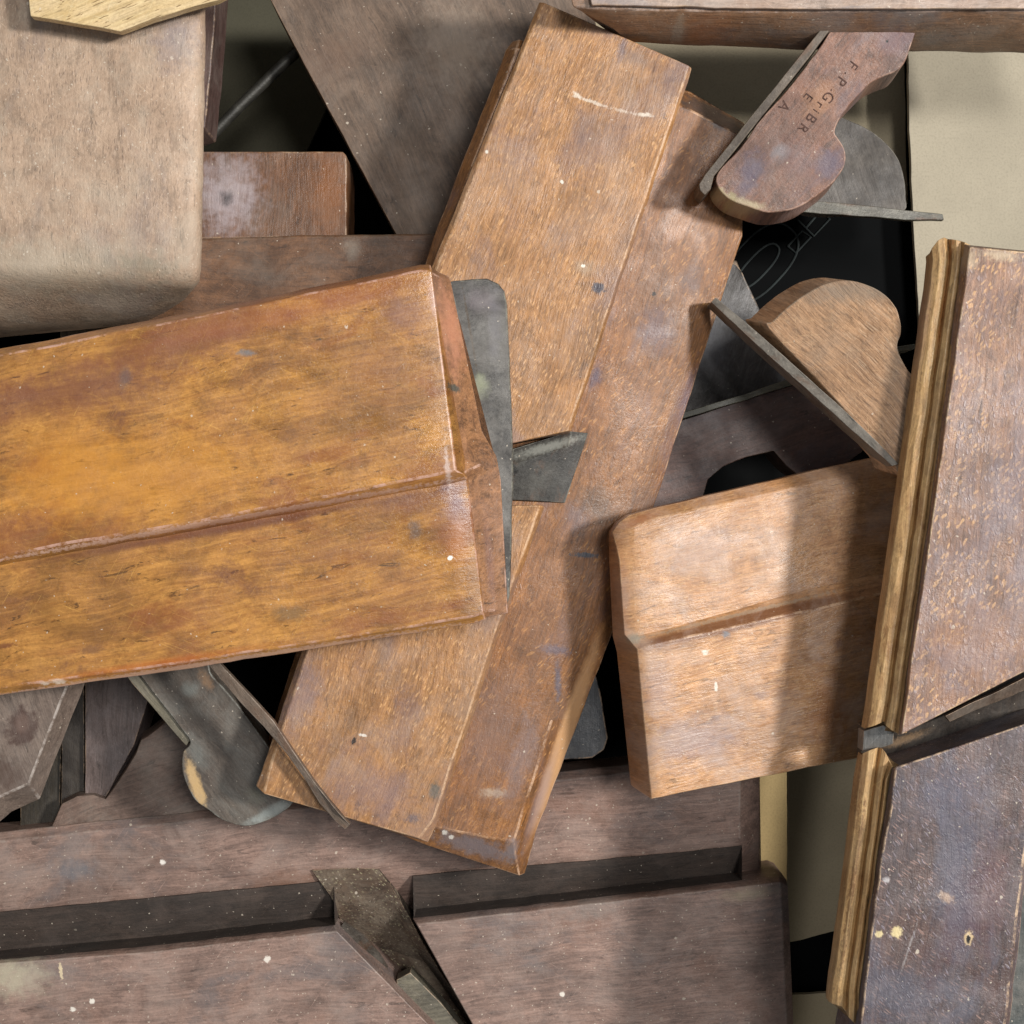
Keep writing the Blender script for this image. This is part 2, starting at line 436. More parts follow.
# --- stick at top-left, rod
T = Thing('wooden_stick', 'dark reddish wooden stick tucked against the right side of the pale block', 'stick', (212, 60, -160), (0, 1), single=True)
mt = wood2('reddish_stick', T, base=(104, 82, 76), base2=(78, 56, 50), dust=.2, specks=.05)
prism(T, 'wooden_stick', [(185, -30), (218, -30), (215, 20), (210, 80), (205, 128), (185, 135)], -60, 60, mt, bevel=2)
T = Thing('iron_rod', 'thin dark iron rod lying in the gap beside the pale block', 'rod', (250, 95, -230), (78, -75), single=True)
mi_dark = plain('dark_iron', (64, 62, 56), rough=.5, metal=.3, var=.6)
def rod(T, name, pts, r, mat, sides=10, parent=None):
    W = [V(*p) for p in pts]; verts = []; faces = []
    for i, w in enumerate(W):
        t = (W[min(i + 1, len(W) - 1)] - W[max(i - 1, 0)]).normalized()
        u = t.cross(Vector((0, 0, 1))).normalized(); v = u.cross(t)
        for k in range(sides):
            a = 2 * math.pi * k / sides
            verts.append(w + (u * math.cos(a) + v * math.sin(a)) * r * S)
    for i in range(len(W) - 1):
        for k in range(sides):
            k2 = (k + 1) % sides
            faces.append((i * sides + k, i * sides + k2, (i + 1) * sides + k2, (i + 1) * sides + k))
    faces.append(tuple(range(sides))); faces.append(tuple(reversed(range((len(W) - 1) * sides, len(W) * sides))))
    return T.mesh(name, verts, faces, mat, 0, parent, 40)
rod(T, 'iron_rod', [(205, 142, -190), (240, 106, -190), (275, 72, -195), (330, 20, -200)], 6.5, [mi_dark])

# --- block under A
T = Thing('wood_block', 'corner of a tan block just under the bottom edge of the pale block', 'wood block', (150, 310, -160), (0, 1), single=True)
mt = wood2('tan_block', T, base=(126, 108, 86), dust=.2, specks=.1)
prism(T, 'wood_block', [(60, 250), (196, 250), (195, 360), (60, 380)], -110, 60, mt, bevel=2)

# --- grey rounded wedge + thin blade behind the stamped wedge
T = Thing('plane_wedge', 'smoky grey round-topped wedge behind the stamped wedge, against the cardboard', 'wedge', (870, 165, -110), (0.3, 1), single=True)
mt = wood2('smoky_grey_wood', T, base=(86, 80, 74), base2=(64, 58, 52), dust=.25, specks=.15, rough=.6, edge=.5, edgecol=(130, 124, 112))
prism(T, 'plane_wedge', [(800, 118), (835, 116), (852, 121), (868, 129), (884, 141), (897, 157), (904, 176), (906, 196), (902, 212), (860, 210), (800, 206), (780, 160)], -70, 36, mt, bevel=1.5, smooth=True)
T = Thing('plane_iron', 'thin dark blade poking out to the right from under the stamped wedge', 'blade', (880, 212, -60), (124, 14), single=True)
mt = wood2('dull_iron', T, stains=[((100, 68, 46), .52, .035, .55), ((60, 52, 46), .55, .05, .5)], base=(92, 90, 80), base2=(64, 60, 54), dust=.2, specks=.05, metal=.2, rough=.5, pores=.2, edge=.4, edgecol=(130, 128, 115))
prism(T, 'plane_iron', [(770, 196), (870, 206), (943, 214), (944, 220), (905, 219.5), (770, 210)], -45, 8, mt, bevel=1)

# --- grey curved plane in the middle gap
T = Thing('moulding_plane', 'smooth silver-grey plane side deep in the gap right of the central plane', 'hand plane', (720, 350, -240), (-0.35, 1), PLANES, single=True)
mt = wood2('silver_grey_wood', T, base=(104, 101, 100), base2=(70, 66, 62), dust=.25, dustcol=(140, 140, 142), specks=.05, rough=.42, gs=.7,
           marks=[(712, 345, -165, 24, 38, 15, (142, 142, 148), .5, .9)])
loft(T, 'moulding_plane', [[(600, 240, -190), (735, 262, -176), (742, 272, -170)],
                           [(600, 330, -180), (740, 330, -166), (770, 330, -175)],
                           [(600, 395, -185), (745, 385, -172), (800, 378, -180)],
                           [(600, 450, -200), (750, 440, -190), (840, 420, -200)]], mt, bevel=3, bottom=-260)
# --- dark reddish plane with hooked cut-out
T = Thing('moulding_plane', 'dark reddish-brown plane with a scooped cut-out, just above the bright stepped plane', 'hand plane', (750, 440, -180), (130, -40), PLANES)
mt = wood2('dark_reddish_wood', T, base=(106, 80, 70), base2=(80, 62, 58), dust=.3, dustcol=(112, 104, 102), specks=.2, rough=.55, edge=.4, edgecol=(120, 112, 96),
           stains=[((74, 66, 70), .5, .02, .5)])
prism(T, 'body', [(640, 432), (681, 420), (745, 400), (812, 379), (838, 402), (868, 440), (862, 452), (842, 467), (818, 475), (797, 474), (786, 465),
                  (774, 451), (747, 457), (724, 466), (708, 479), (702, 500), (700, 560), (630, 560)], -115, 70, mt, bevel=1.4)
prism(T, 'rail', [(660, 421), (681, 413), (745, 394), (812, 371), (860, 352), (915, 344), (915, 349), (860, 358), (815, 378), (745, 400), (681, 419), (660, 427)], -108, 40,
      wood2('greenish_grey_rail', T, base=(96, 94, 80), dust=.2, specks=.1, edge=.4, edgecol=(120, 118, 104)), bevel=1)
# --- small dark rounded thing
T = Thing('plane_wedge', 'blue-black wedge tip in the gap between the central plane and the bright stepped plane', 'wedge', (585, 715, -150), (0, 1), single=True)
mt = wood2('blue_black_wood', T, base=(72, 74, 78), base2=(52, 54, 58), dust=.2, specks=.3, rough=.45)
prism(T, 'plane_wedge', [(560, 620), (592, 660), (602, 700), (608, 738), (604, 750), (592, 758), (560, 760), (540, 700)], -105, 45, mt, bevel=2)

# --- dark planes lower-left
T = Thing('moulding_plane', 'dark plane standing upright in the gap below the golden plane, lilac on one face', 'hand plane', (110, 740, -200), (0, 1), PLANES)
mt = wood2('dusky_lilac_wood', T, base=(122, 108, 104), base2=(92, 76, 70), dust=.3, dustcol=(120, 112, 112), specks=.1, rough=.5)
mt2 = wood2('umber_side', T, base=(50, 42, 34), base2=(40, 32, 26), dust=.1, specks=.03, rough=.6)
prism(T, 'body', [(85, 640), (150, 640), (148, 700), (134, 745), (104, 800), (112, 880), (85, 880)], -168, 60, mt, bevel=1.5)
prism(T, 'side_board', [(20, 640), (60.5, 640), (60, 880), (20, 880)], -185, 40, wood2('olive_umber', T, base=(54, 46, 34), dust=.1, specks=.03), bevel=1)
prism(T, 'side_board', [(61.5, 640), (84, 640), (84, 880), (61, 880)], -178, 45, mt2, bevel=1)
T = Thing('plane_wedge', 'dark angled wedge with a step in its edge, left of the grey rounded wedge', 'wedge', (150, 765, -160), (60, -20), single=True)
mt = wood2('dark_angled_wedge', T, base=(126, 104, 92), base2=(96, 76, 66), dust=.3, specks=.06, rough=.55, edge=.4, edgecol=(118, 108, 96))
prism(T, 'plane_wedge', [(106, 799), (124, 773), (136, 754), (141, 740), (147, 737), (166, 722), (200, 715), (215, 880), (120, 880), (50, 830), (62, 804), (78, 796), (94, 795)], -158, 44, mt, bevel=1.2, flare=(-9, -3))

# ================================================================== bottom plane (R)
T = Thing('moulding_plane', 'long purplish-brown plane running along the bottom, with dust-filled mouth and speckled paint', 'hand plane', (400, 950, -300), (1, -0.1), PLANES)
kw = dict(base=(156, 128, 115), base2=(120, 97, 87), dust=.4, dustcol=(156, 138, 128), specks=1.0, rough=.52, pores=.5, gs=1.4,
          stains=[((98, 92, 92), .5, .012, .65), ((120, 84, 66), .57, .010, .5)], edge=.5, edgecol=(150, 138, 128))
grime_shade = (46, 41, 36)  # dark tone paints the recess in shade as well as dirt
mt = wood2('speckled_purple_wood', T, **kw, marks=[
    (140, 922, -165, 215, 16, -5.8, grime_shade, .6, .9), (600, 878, -165, 192, 13, -6, grime_shade, .6, .9), (270, 905, -160, 60, 8, -6, (96, 56, 34), .5, .9),
    (15, 975, -130, 42, 26, 0, (172, 164, 142), .8, .9), (748, 893, -130, 34, 8, -6, (158, 146, 120), .6, .9), (75, 870, -150, 30, 16, 0, (104, 108, 114), .6, .9),
    (590, 905, -130, 40, 18, -8, (92, 96, 94), .5, .9), (300, 880, -150, 60, 14, -5, (126, 88, 66), .45, .9),
    (62, 970, -130, 2.2, 11, -8, (214, 196, 160), .95, .4), (163, 862, -150, 3.5, 3.5, 0, (230, 224, 214), .95, .4), (268, 958, -130, 4, 4, 0, (222, 214, 202), .95, .4),
    (93, 1000, -130, 3.2, 3.2, 0, (226, 220, 208), .9, .4), (74, 1008, -130, 3, 3, 0, (226, 220, 208), .9, .4), (562, 993, -130, 3, 3, 0, (226, 220, 208), .9, .4),
    (640, 883, -150, 13, 2.5, 2, (120, 108, 70), .8, .5)])
mg = wood2('grimy_groove', T, base=(72, 60, 53), base2=(50, 43, 38), dust=.15, dustcol=(112, 98, 90), specks=.35, rough=.7, pores=.4)  # for dark overlay strips: shade of the recess put into the colour, plus dirt
# grip strip
loft(T, 'grip', [[(-60, 838, -156), (-60, 848, -148), (-60, 900, -149), (-60, 920, -157), (-60, 940, -171), (-60, 962, -184)],
                 [(300, 801, -156), (300, 809, -148), (300, 866, -149), (300, 886, -157), (300, 905, -171), (300, 926, -184)],
                 [(738, 752, -156), (740, 760, -148), (740, 838, -149), (740, 852, -157), (741, 866, -171), (742, 880, -184)],
                 [(758, 750, -175), (760, 759, -168), (760, 842, -168), (760, 854, -172), (761, 866, -178), (762, 880, -186)]], mt, bevel=1.8, bottom=-215, amp=.9)
loft(T, 'groove', [[(-60, 918, -152), (-60, 934, -158), (-60, 948, -166), (-60, 963, -174), (-60, 965, -132)],
                   [(150, 898, -152), (150, 914, -158), (150, 928, -166), (150, 944, -174), (150, 946, -132)],
                   [(300, 884, -152), (300, 899, -158), (300, 912, -166), (300, 927, -174), (300, 929, -132)],
                   [(334, 880, -152), (334, 895, -158), (334, 908, -166), (334, 923, -174), (335, 925, -132)]], mg, bevel=0, bottom=-213, amp=.9, step=8, angle=50)
loft(T, 'groove', [[(413, 876, -152), (413, 890, -158), (413, 904, -166), (413, 917, -174), (414, 918, -132)],
                   [(600, 860, -152), (600, 872, -158), (600, 884, -166), (600, 896, -174), (600, 897, -132)],
                   [(742, 846, -152), (742, 857, -158), (742, 868, -166), (742, 879, -174), (742, 880, -132)]], mg, bevel=0, bottom=-213, amp=.9, step=8, angle=50)
# raised lower body, left and right of the mouth
loft(T, 'body', [[(-60, 964, -135), (-60, 968, -126), (-60, 1110, -126)],
                 [(150, 947, -135), (150, 952, -126), (150, 1110, -126)],
                 [(334, 926, -135), (337, 931, -126), (512, 1110, -126)]], mt, bevel=1.6, bottom=-215, amp=.9)
loft(T, 'body', [[(412, 919, -135), (416, 924, -126), (520, 1110, -126)],
                 [(600, 898, -135), (600, 903, -126), (650, 1110, -126)],
                 [(779, 877, -135), (781, 882, -126), (790, 1110, -126)],
                 [(786, 879, -140), (788, 886, -134), (797, 1110, -134)]], mt, bevel=1.8, bottom=-215, amp=.9)
md = wood2('dusty_shavings', T, base=(94, 76, 60), base2=(66, 50, 40), dust=.5, dustcol=(138, 126, 110), specks=1.2, rough=.9, bump=1.0, pores=.3, grain=.2,
           flecks=[((160, 152, 120), .7, 5, 2, 40, .4), ((60, 44, 34), .7, 6, 3, -40, .4)])
loft(T, 'throat', [[(312, 870, -147), (345, 868, -145), (378, 868, -147), (390, 884, -150)],
                   [(335, 903, -152), (360, 898, -150), (392, 898, -150), (411, 920, -148)],
                   [(342, 926, -176), (375, 924, -172), (400, 928, -168), (424, 945, -150)],
                   [(372, 948, -206), (390, 950, -206), (425, 962, -204), (440, 972, -160)],
                   [(480, 1110, -212), (500, 1110, -212), (528, 1110, -208), (538, 1110, -170)]], md, bevel=.6, bottom=-214, amp=1.0, step=9)
mi = wood2('dull_grey_iron', T, stains=[((100, 68, 46), .52, .035, .55), ((60, 52, 46), .55, .05, .5)], base=(108, 100, 92), base2=(76, 70, 64), dust=.3, specks=.3, metal=.25, rough=.45, pores=.1, edge=.5, edgecol=(160, 158, 148))
prism(T, 'iron', [(337, 930, -150), (344, 923, -150), (366, 938, -158), (380, 955, -166), (394, 980, -168), (440, 1040, -168), (500, 1110, -168), (480, 1110, -150), (430, 1028, -150), (390, 984, -150), (362, 954, -150)], -150, 8, mi, bevel=.6)
prism(T, 'wedge', [(396, 980), (410, 972), (440, 1002), (500, 1075), (530, 1110), (505, 1110), (432, 1028), (398, 992)], -150, 24,
      wood2('grey_wedge_edge', T, base=(120, 114, 98), dust=.2, specks=.1), bevel=1.0)

# ================================================================== central plane (C)
T = Thing('moulding_plane', 'long orange-brown plane lying diagonally through the middle with a white scratch near its top end', 'hand plane', (520, 450, -140), (-267, 774), PLANES)
LIL = (112, 96, 100)
cm = [(600, 25, 20, 22, 14, 20, (104, 82, 84), .55, .9), (672, 80, 20, 15, 50, 20, (108, 90, 92), .55, .9), (583, 128, 20, 12, 26, 5, (102, 84, 84), .6, .9),
      (630, 250, 20, 30, 60, 20, (128, 106, 96), .35, .9), (598, 288, 20, 8, 6, 20, (58, 56, 66), .95, .5), (622, 50, 20, 5, 16, 15, (66, 62, 84), .7, .9),
      (640, 60, 20, 22, 8, 25, (70, 60, 66), .5, .9), (584, 268, 20, 13, 10, 0, (166, 148, 126), .55, .9), (583, 266, 20, 2.5, 1.6, 0, (225, 220, 205), .95, .4),
      (592, 102, 20, 20, 2.0, 18, (205, 190, 172), .75, .7), (622, 111, 20, 14, 1.8, 14, (205, 190, 172), .6, .8), (645, 115, 20, 9, 2.2, 5, (215, 204, 188), .85, .7), (577, 95, 20, 5, 2.4, 40, (220, 208, 190), .8, .7),
      (562, 182, 20, 2.2, 2.2, 0, (218, 214, 200), .95, .4), (487, 152, 20, 2, 2, 0, (215, 210, 195), .95, .4),
      (435, 790, 20, 7, 12, 10, (70, 76, 72), .85, .7), (413, 818, 20, 9, 6, 0, (84, 76, 84), .8, .8), (354, 741, 20, 2.4, 3.4, 20, (26, 18, 12), 1, .3), (363, 735, 20, 5, 1.6, 10, (220, 214, 204), .9, .5),
      (372, 790, 20, 60, 34, 18, (128, 106, 104), .55, .9), (300, 700, 20, 22, 44, 20, (128, 112, 114), .6, .9)]
mt = wood2('orange_beech', T, base=(184, 134, 84), base2=(146, 102, 62), dust=.35, dustcol=(164, 140, 122), specks=.12, rough=.46, pores=.5, bump=.6, gs=1.6, contrast=.35,
           flecks=[((214, 166, 112), .6, 9, 2.1, 8, .45), ((120, 78, 46), .5, 9, 2.0, -6, .45)], stains=[((124, 98, 90), .5, .014, .6)], marks=cm, edge=.75, edgecol=(200, 166, 132))
cm2 = [(566, 735, -50, 120, 10, 108.5, (196, 152, 108), .75, .5), (540, 800, -50, 60, 7, 108, (150, 132, 132), .5, .8), (655, 330, -40, 22, 26, 0, (92, 74, 78), .75, .9), (596, 375, -40, 8, 16, 10, (74, 66, 84), .8, .9), (690, 280, -40, 14, 20, 20, (90, 76, 76), .6, .9), (725, 118, -40, 60, 13, 26, (66, 54, 48), .85, .6), (715, 110, -40, 46, 15, 25, (70, 56, 50), .8, .6),  # first mark paints the right chamfer's lit tone into the colour
       (585, 555, -40, 15, 3, 5, (56, 62, 72), .95, .5), (600, 505, -40, 30, 22, -15, (84, 70, 60), .65, .9), (575, 520, -40, 20, 20, 0, (98, 84, 88), .5, .9), (556, 650, -40, 20, 6, 10, (92, 84, 94), .75, .8), (558, 680, -40, 4, 24, 0, (82, 80, 92), .8, .8),
       (493, 793, -40, 16, 6, 3, (176, 158, 138), .8, .8), (490, 740, -40, 44, 70, 20, (122, 96, 84), .6, .9), (475, 848, -40, 52, 13, 17, (116, 106, 108), .85, .6), (512, 850, -40, 8, 20, 15, (124, 114, 114), .7, .8), (520, 760, -40, 16, 60, 18, (128, 112, 110), .5, .9), (654, 294, -40, 2.5, 2.5, 0, (20, 16, 10), 1, .3), (445, 833, -40, 3.5, 3, 0, (220, 215, 205), .95, .4), (451, 838, -40, 3, 3, 0, (220, 215, 205), .95, .4),
       (675, 470, -40, 16, 40, 20, (98, 78, 80), .55, .9), (650, 500, -40, 20, 16, 0, (90, 72, 64), .5, .9), (690, 395, -40, 9, 40, 18, (90, 76, 90), .6, .9)]
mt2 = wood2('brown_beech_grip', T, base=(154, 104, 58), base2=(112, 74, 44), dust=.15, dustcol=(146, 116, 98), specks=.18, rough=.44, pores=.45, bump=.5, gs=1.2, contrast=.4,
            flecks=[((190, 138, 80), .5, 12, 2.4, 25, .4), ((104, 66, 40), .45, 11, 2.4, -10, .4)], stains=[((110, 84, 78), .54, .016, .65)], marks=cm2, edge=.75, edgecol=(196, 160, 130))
# slab (grip): points across from left to right, stations along from the top end down
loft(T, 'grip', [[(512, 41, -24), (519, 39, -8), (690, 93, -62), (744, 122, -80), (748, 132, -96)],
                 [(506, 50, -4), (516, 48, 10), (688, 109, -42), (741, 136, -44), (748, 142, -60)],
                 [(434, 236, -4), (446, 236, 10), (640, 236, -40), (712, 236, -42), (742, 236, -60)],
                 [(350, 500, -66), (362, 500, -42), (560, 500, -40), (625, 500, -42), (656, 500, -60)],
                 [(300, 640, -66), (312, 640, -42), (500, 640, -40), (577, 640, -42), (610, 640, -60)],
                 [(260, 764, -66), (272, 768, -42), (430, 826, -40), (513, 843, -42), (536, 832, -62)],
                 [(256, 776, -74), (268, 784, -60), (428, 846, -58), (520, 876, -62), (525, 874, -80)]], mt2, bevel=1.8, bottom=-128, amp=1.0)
# raised body in two runs, either side of the mouth
loft(T, 'body', [[(539, 1, 17), (543, 2, 21), (689, 65, 21), (692, 68, 17)],
                 [(526, 35, 17), (530, 35, 21), (675, 108, 21), (678, 110, 16)],
                 [(432, 266, 17), (436, 270, 21), (614, 291, 21), (617, 292, 15)],
                 [(420, 300, 14), (426, 300, 21), (601, 331, 21), (604, 332, 14)],
                 [(370, 470, 14), (378, 474, 21), (568, 431, 21), (571, 431, 14)]], mt, bevel=1.8, bottom=-41, amp=1.0)
loft(T, 'body', [[(350, 506, 14), (358, 508, 21), (541, 505, 21), (545, 506, 12)],
                 [(300, 655, 14), (306, 655, 21), (499, 620, 21), (504, 620, 10)],
                 [(262, 770, 14), (268, 772, 21), (434, 819, 21), (439, 820, 10)],
                 [(256, 786, 13), (264, 794, 20), (418, 839, 20), (428, 843, 10)]], mt, bevel=2.0, bottom=-41, amp=1.0)
mm = wood2('grey_iron_bed', T, stains=[((100, 68, 46), .52, .035, .55), ((60, 52, 46), .55, .05, .5)], base=(68, 66, 62), base2=(50, 48, 45), dust=.3, dustcol=(118, 116, 108), specks=.25, rough=.5, metal=.1, pores=.15, edge=.6, edgecol=(140, 138, 126), marks=[(548, 447, -20, 44, 6, -17, (140, 140, 132), .8, .8), (514, 470, -20, 4, 6, 0, (10, 10, 8), .95, .4)])
loft(T, 'mouth', [[(480, 458, -6), (513, 449, -6), (571, 431, -26), (588, 433, -37)],
                  [(480, 474, -20), (513, 465, -20), (569, 446, -30), (583, 449, -38)],
                  [(480, 500, -36), (513, 500, -36), (548, 502, -36), (565, 503, -38)]], mm, bevel=1.0, bottom=-44, amp=.5, angle=12)

# ================================================================== bright stepped plane (D)
T = Thing('moulding_plane', 'short stepped plane with rounded corner and bright sheen, its right end under the bead-edged plane', 'hand plane', (740, 640, -60), (250, -52), PLANES)
dm = [(745, 622, 20, 135, 8, -12.5, (104, 64, 38), .85, .4), (745, 614, 20, 125, 2, -12.5, (150, 132, 112), .6, .6), (640, 520, 20, 26, 6, -20, (150, 96, 66), .6, .8), (700, 745, 50, 55, 30, -10, (140, 130, 138), .5, .9), (660, 690, 50, 18, 40, 0, (134, 126, 134), .4, .9), (710, 548, 50, 50, 26, -12, (158, 140, 134), .4, .9),  # dark band paints the step's shade; lilac patches paint sheen
      (625, 600, 50, 9, 70, -4, (150, 104, 78), .5, .9), (720, 690, 50, 2, 5, 0, (224, 216, 202), .95, .4), (708, 655, 50, 4, 3, 0, (216, 206, 190), .9, .5), (768, 700, 50, 8, 5, 0, (110, 88, 86), .6, .8),
      (636, 641, 50, 10, 6, -10, (104, 122, 108), .7, .8), (730, 637, 50, 5, 4, 0, (96, 104, 112), .8, .7), (850, 648, 50, 6, 6, 0, (90, 60, 54), .6, .8), (840, 720, 50, 26, 40, 0, (134, 84, 52), .5, .9)]
mt = wood2('amber_beech', T, flatz=True, streak=.12, base=(204, 156, 110), base2=(162, 112, 70), dust=.45, dustcol=(180, 158, 144), specks=.15, rough=.40, pores=.55, bump=.5, gs=1.5, contrast=.3,  # strong pale dust colour also paints the bright sheen
           flecks=[((120, 84, 56), .4, 12, 1.6, 4, .4), ((206, 168, 124), .4, 12, 2, 0, .4)], marks=dm, edge=.7, edgecol=(204, 168, 134))
def dz(x): return -(x - 610) * 0.20 - 4          # the plane leans down to the right
D_ = [[(609, 541, -26), (609, 549, -24), (609, 558, -22), (613, 636, -22), (617, 652, -22), (631, 786, -26)],
      [(612, 532, 14), (615, 545, 22), (619, 560, 26), (624, 634, 26), (637, 650, 42), (651, 799, 40)],
      [(619, 522, 18), (624, 536, 28), (633, 556, 32), (633, 636, 32), (643, 648, 46), (656, 798, 42)],
      [(629, 515, 18), (635, 526, 29), (645, 547, 34), (645, 634, 34), (650, 645, 48), (662, 797, 43)],
      [(646, 510, 18), (656, 518, 30), (664, 541, 35), (664, 630, 35), (668, 641, 48), (680, 793, 43)],
      [(807, 472, 18), (807, 484, 30), (807, 507, 35), (807, 589, 35), (807, 611, 50), (807, 768, 44)],
      [(925, 446, 18), (925, 458, 30), (925, 480, 35), (925, 565, 35), (925, 583, 50), (925, 745, 44)]]
D_ = [[(x, y, h + dz(x)) for x, y, h in r] for r in D_]
loft(T, 'body', D_, mt, bevel=1.6, bottom=[-40 + dz(r[0][0]) * .85 for r in D_], amp=.8)

# ================================================================== wedge K and its iron
T = Thing('plane_wedge', 'pale tan wedge with a round hooked head and streaked grain, right of centre', 'wedge', (840, 370, -60), (100, 120), single=True)
mt = wood2('pale_streaked_wood', T, flatz=True, base=(194, 154, 118), base2=(160, 122, 90), blot=.25, dings=.3, streak=.3, dust=.3, dustcol=(150, 138, 124), specks=.05, rough=.5, pores=.75, bump=.6, gs=1.7,
           flecks=[((210, 182, 152), .45, 26, 1.2, -3, .4), ((112, 86, 66), .45, 22, 1.2, -3, .4)],
           marks=[(842, 296, 20, 50, 14, 0, (136, 120, 104), .7, .9), (893, 325, 20, 9, 22, -10, (96, 88, 80), .8, .8)], edge=.7, edgecol=(140, 128, 112))
prism(T, 'plane_wedge', [(769, 328), (773, 321), (786, 309), (803, 296), (821, 286), (841, 281), (862, 283), (882, 292), (895, 306), (901, 322), (901, 334), (897, 346),
                         (902, 360), (912, 374), (925, 384), (940, 400), (950, 470), (905, 478), (893, 463), (860, 427), (815, 378)], (lambda x, y: 12 + max(0, min(1, (x - 765) / 125)) * 62), 40, mt, bevel=1.4, flare=(-15, -9), smooth=True)
T = Thing('plane_iron', 'straight grey iron blade seen on edge beside the pale round-headed wedge', 'blade', (800, 380, -40), (180, 165), single=True)
mt = wood2('edge_on_iron', T, stains=[((100, 68, 46), .52, .035, .55), ((60, 52, 46), .55, .05, .5)], base=(140, 134, 124), base2=(108, 102, 94), dust=.3, specks=.1, metal=.25, rough=.42, pores=.1, edge=.5, edgecol=(176, 170, 160))
prism(T, 'plane_iron', [(711, 302, -18), (716, 297, -18), (762, 336, 16), (804, 374, 40), (851, 416, 64), (899, 464, 79), (892, 466, 79), (844, 423, 64), (797, 381, 40), (754, 342, 16)], 30, 34, mt, bevel=1.0)

# ================================================================== stamped wedge H, its iron, top plane G
T = Thing('moulding_plane', 'plane lying flat along the top right edge with a pale worn top and brown front', 'hand plane', (800, 10, -40), (1, 0.01), PLANES, single=True)
gm = [(678, 34, 30, 7, 9, -12, (150, 138, 122), .7, .5), (705, 35, 30, 34, 10, 0, (140, 88, 52), .6, .9), (830, 20, 50, 30, 8, 0, (120, 112, 112), .4, .9), (900, 18, 50, 40, 9, 0, (96, 98, 104), .6, .9), (652, 13, 50, 10, 2.5, 0, (100, 122, 128), .8, .6),
      ]
mt = wood2('worn_top_plane', T, base=(156, 118, 88), base2=(118, 90, 70), dust=.3, specks=.6, rough=.45, marks=gm, edge=.8, edgecol=(180, 158, 144),
           stains=[((96, 92, 92), .54, .02, .5)])
loft(T, 'moulding_plane', [[(560, -60, 66), (572, 6, 66), (582, 12, 58), (608, 22, 30)],
                           [(600, -60, 68), (606, 9, 68), (610, 15, 62), (626, 40, 10)],
                           [(800, -60, 68), (800, 11, 68), (800, 17, 62), (800, 48, 10)],
                           [(1100, -60, 68), (1100, 9, 68), (1100, 15, 62), (1100, 52, 10)]], mt, bevel=2.5, bottom=2, amp=1.0)
T = Thing('wood_strip', 'pale pinkish strip on top of the plane at the top right edge', 'wood strip', (820, 0, 70), (1, 0.01), single=True)
mt = wood2('pale_pinkish_top', T, base=(176, 154, 138), base2=(156, 130, 112), dust=.4, dustcol=(186, 174, 164), specks=.5, rough=.5, stains=[((128, 124, 128), .52, .02, .5)])
prism(T, 'wood_strip', [(578, -60), (592, 5), (800, 9), (1100, 8), (1100, -60)], 74, 5, mt, bevel=1.5, amp=1)

T = Thing('plane_wedge', 'red-brown wedge stamped with letters, its scalloped head and chipped pale tip at upper right', 'wedge', (780, 140, -40), (-120, 150))
hm = [(752, 172, 20, 16, 26, 20, (86, 80, 96), .8, .9), (828, 162, 20, 17, 18, 20, (88, 80, 96), .8, .9), (782, 152, 20, 10, 10, 0, (120, 124, 128), .7, .9), (890, 45, 20, 26, 18, 0, (104, 86, 92), .7, .9),
      (722, 190, 20, 14, 5, 35, (170, 154, 118), .9, .7), (750, 202, 20, 24, 6.5, 10, (168, 152, 120), .9, .7), (733, 196, 20, 8, 6, 60, (150, 138, 100), .9, .6), (806, 203, 20, 30, 2.5, -25, (176, 146, 136), .7, .7),
      (818, 100, 20, 22, 16, -50, (158, 112, 74), .55, .9), (883, 46, 20, 1.5, 1.5, 0, (12, 10, 10), 1, .3), (800, 160, 20, 30, 20, 30, (116, 92, 92), .5, .9)]
mt = wood2('stamped_red_brown', T, flatz=True, grunge=.7, base=(140, 98, 76), base2=(108, 78, 66), dust=.25, dustcol=(138, 122, 114), specks=.3, rough=.5, pores=.4, grain=.5, bump=.8, marks=hm, edge=.7, edgecol=(178, 146, 128),
           stains=[((104, 88, 92), .53, .02, .6)])
def hz(x, y): return 6 + (205 - y) / 178 * 32
H = prism(T, 'wedge_body', [(846, 12), (834, 27), (817, 51), (793, 83), (763, 117), (739, 149), (722, 167), (716, 177), (718, 187), (728, 198), (746, 206), (768, 212), (789, 210),
                  (806, 203), (823, 191), (837, 178), (845, 164), (845, 150), (839, 139), (835, 132), (839, 120), (847, 108), (858, 95), (871, 82), (884, 76), (897, 71), (905, 62), (911, 45), (917, 27), (921, 10)],
          hz, 42, mt, bevel=1.6, smooth=True, flare=(-1, 5))
stamp = plain('stamp_ink', (88, 60, 50), rough=.8)
from mathutils.bvhtree import BVHTree
def stamp_row(T, name, row, ang, h, mat):
    bvh = BVHTree.FromPolygons([v.co for v in H.data.vertices], [tuple(p.vertices) for p in H.data.polygons])
    caml = T.Mi @ Vector((0, 0, HC * S))
    vs, fs = [], []
    for ch, (x, y), sz in row:
        o = text_part(T, name, ch, (x, y, h), ang, sz, mat)
        mx = Matrix.Translation(T.loc(x, y, h)) @ Matrix.Rotation(math.radians(-ang) - T.a, 4, 'Z')
        n = len(vs)
        for v in o.data.vertices:
            w = mx @ v.co; d = (w - caml).normalized()
            hit = bvh.ray_cast(caml, d)[0]
            vs.append((hit if hit else w) - d * 0.25 * S)
        fs += [tuple(n + i for i in p.vertices) for p in o.data.polygons]
        me0 = o.data; bpy.data.objects.remove(o); bpy.data.meshes.remove(me0)
    me = bpy.data.meshes.new(name); me.from_pydata([tuple(v) for v in vs], [], fs); me.materials.append(mat)
    o = bpy.data.objects.new(name, me); COL.objects.link(o); o.parent = T.root
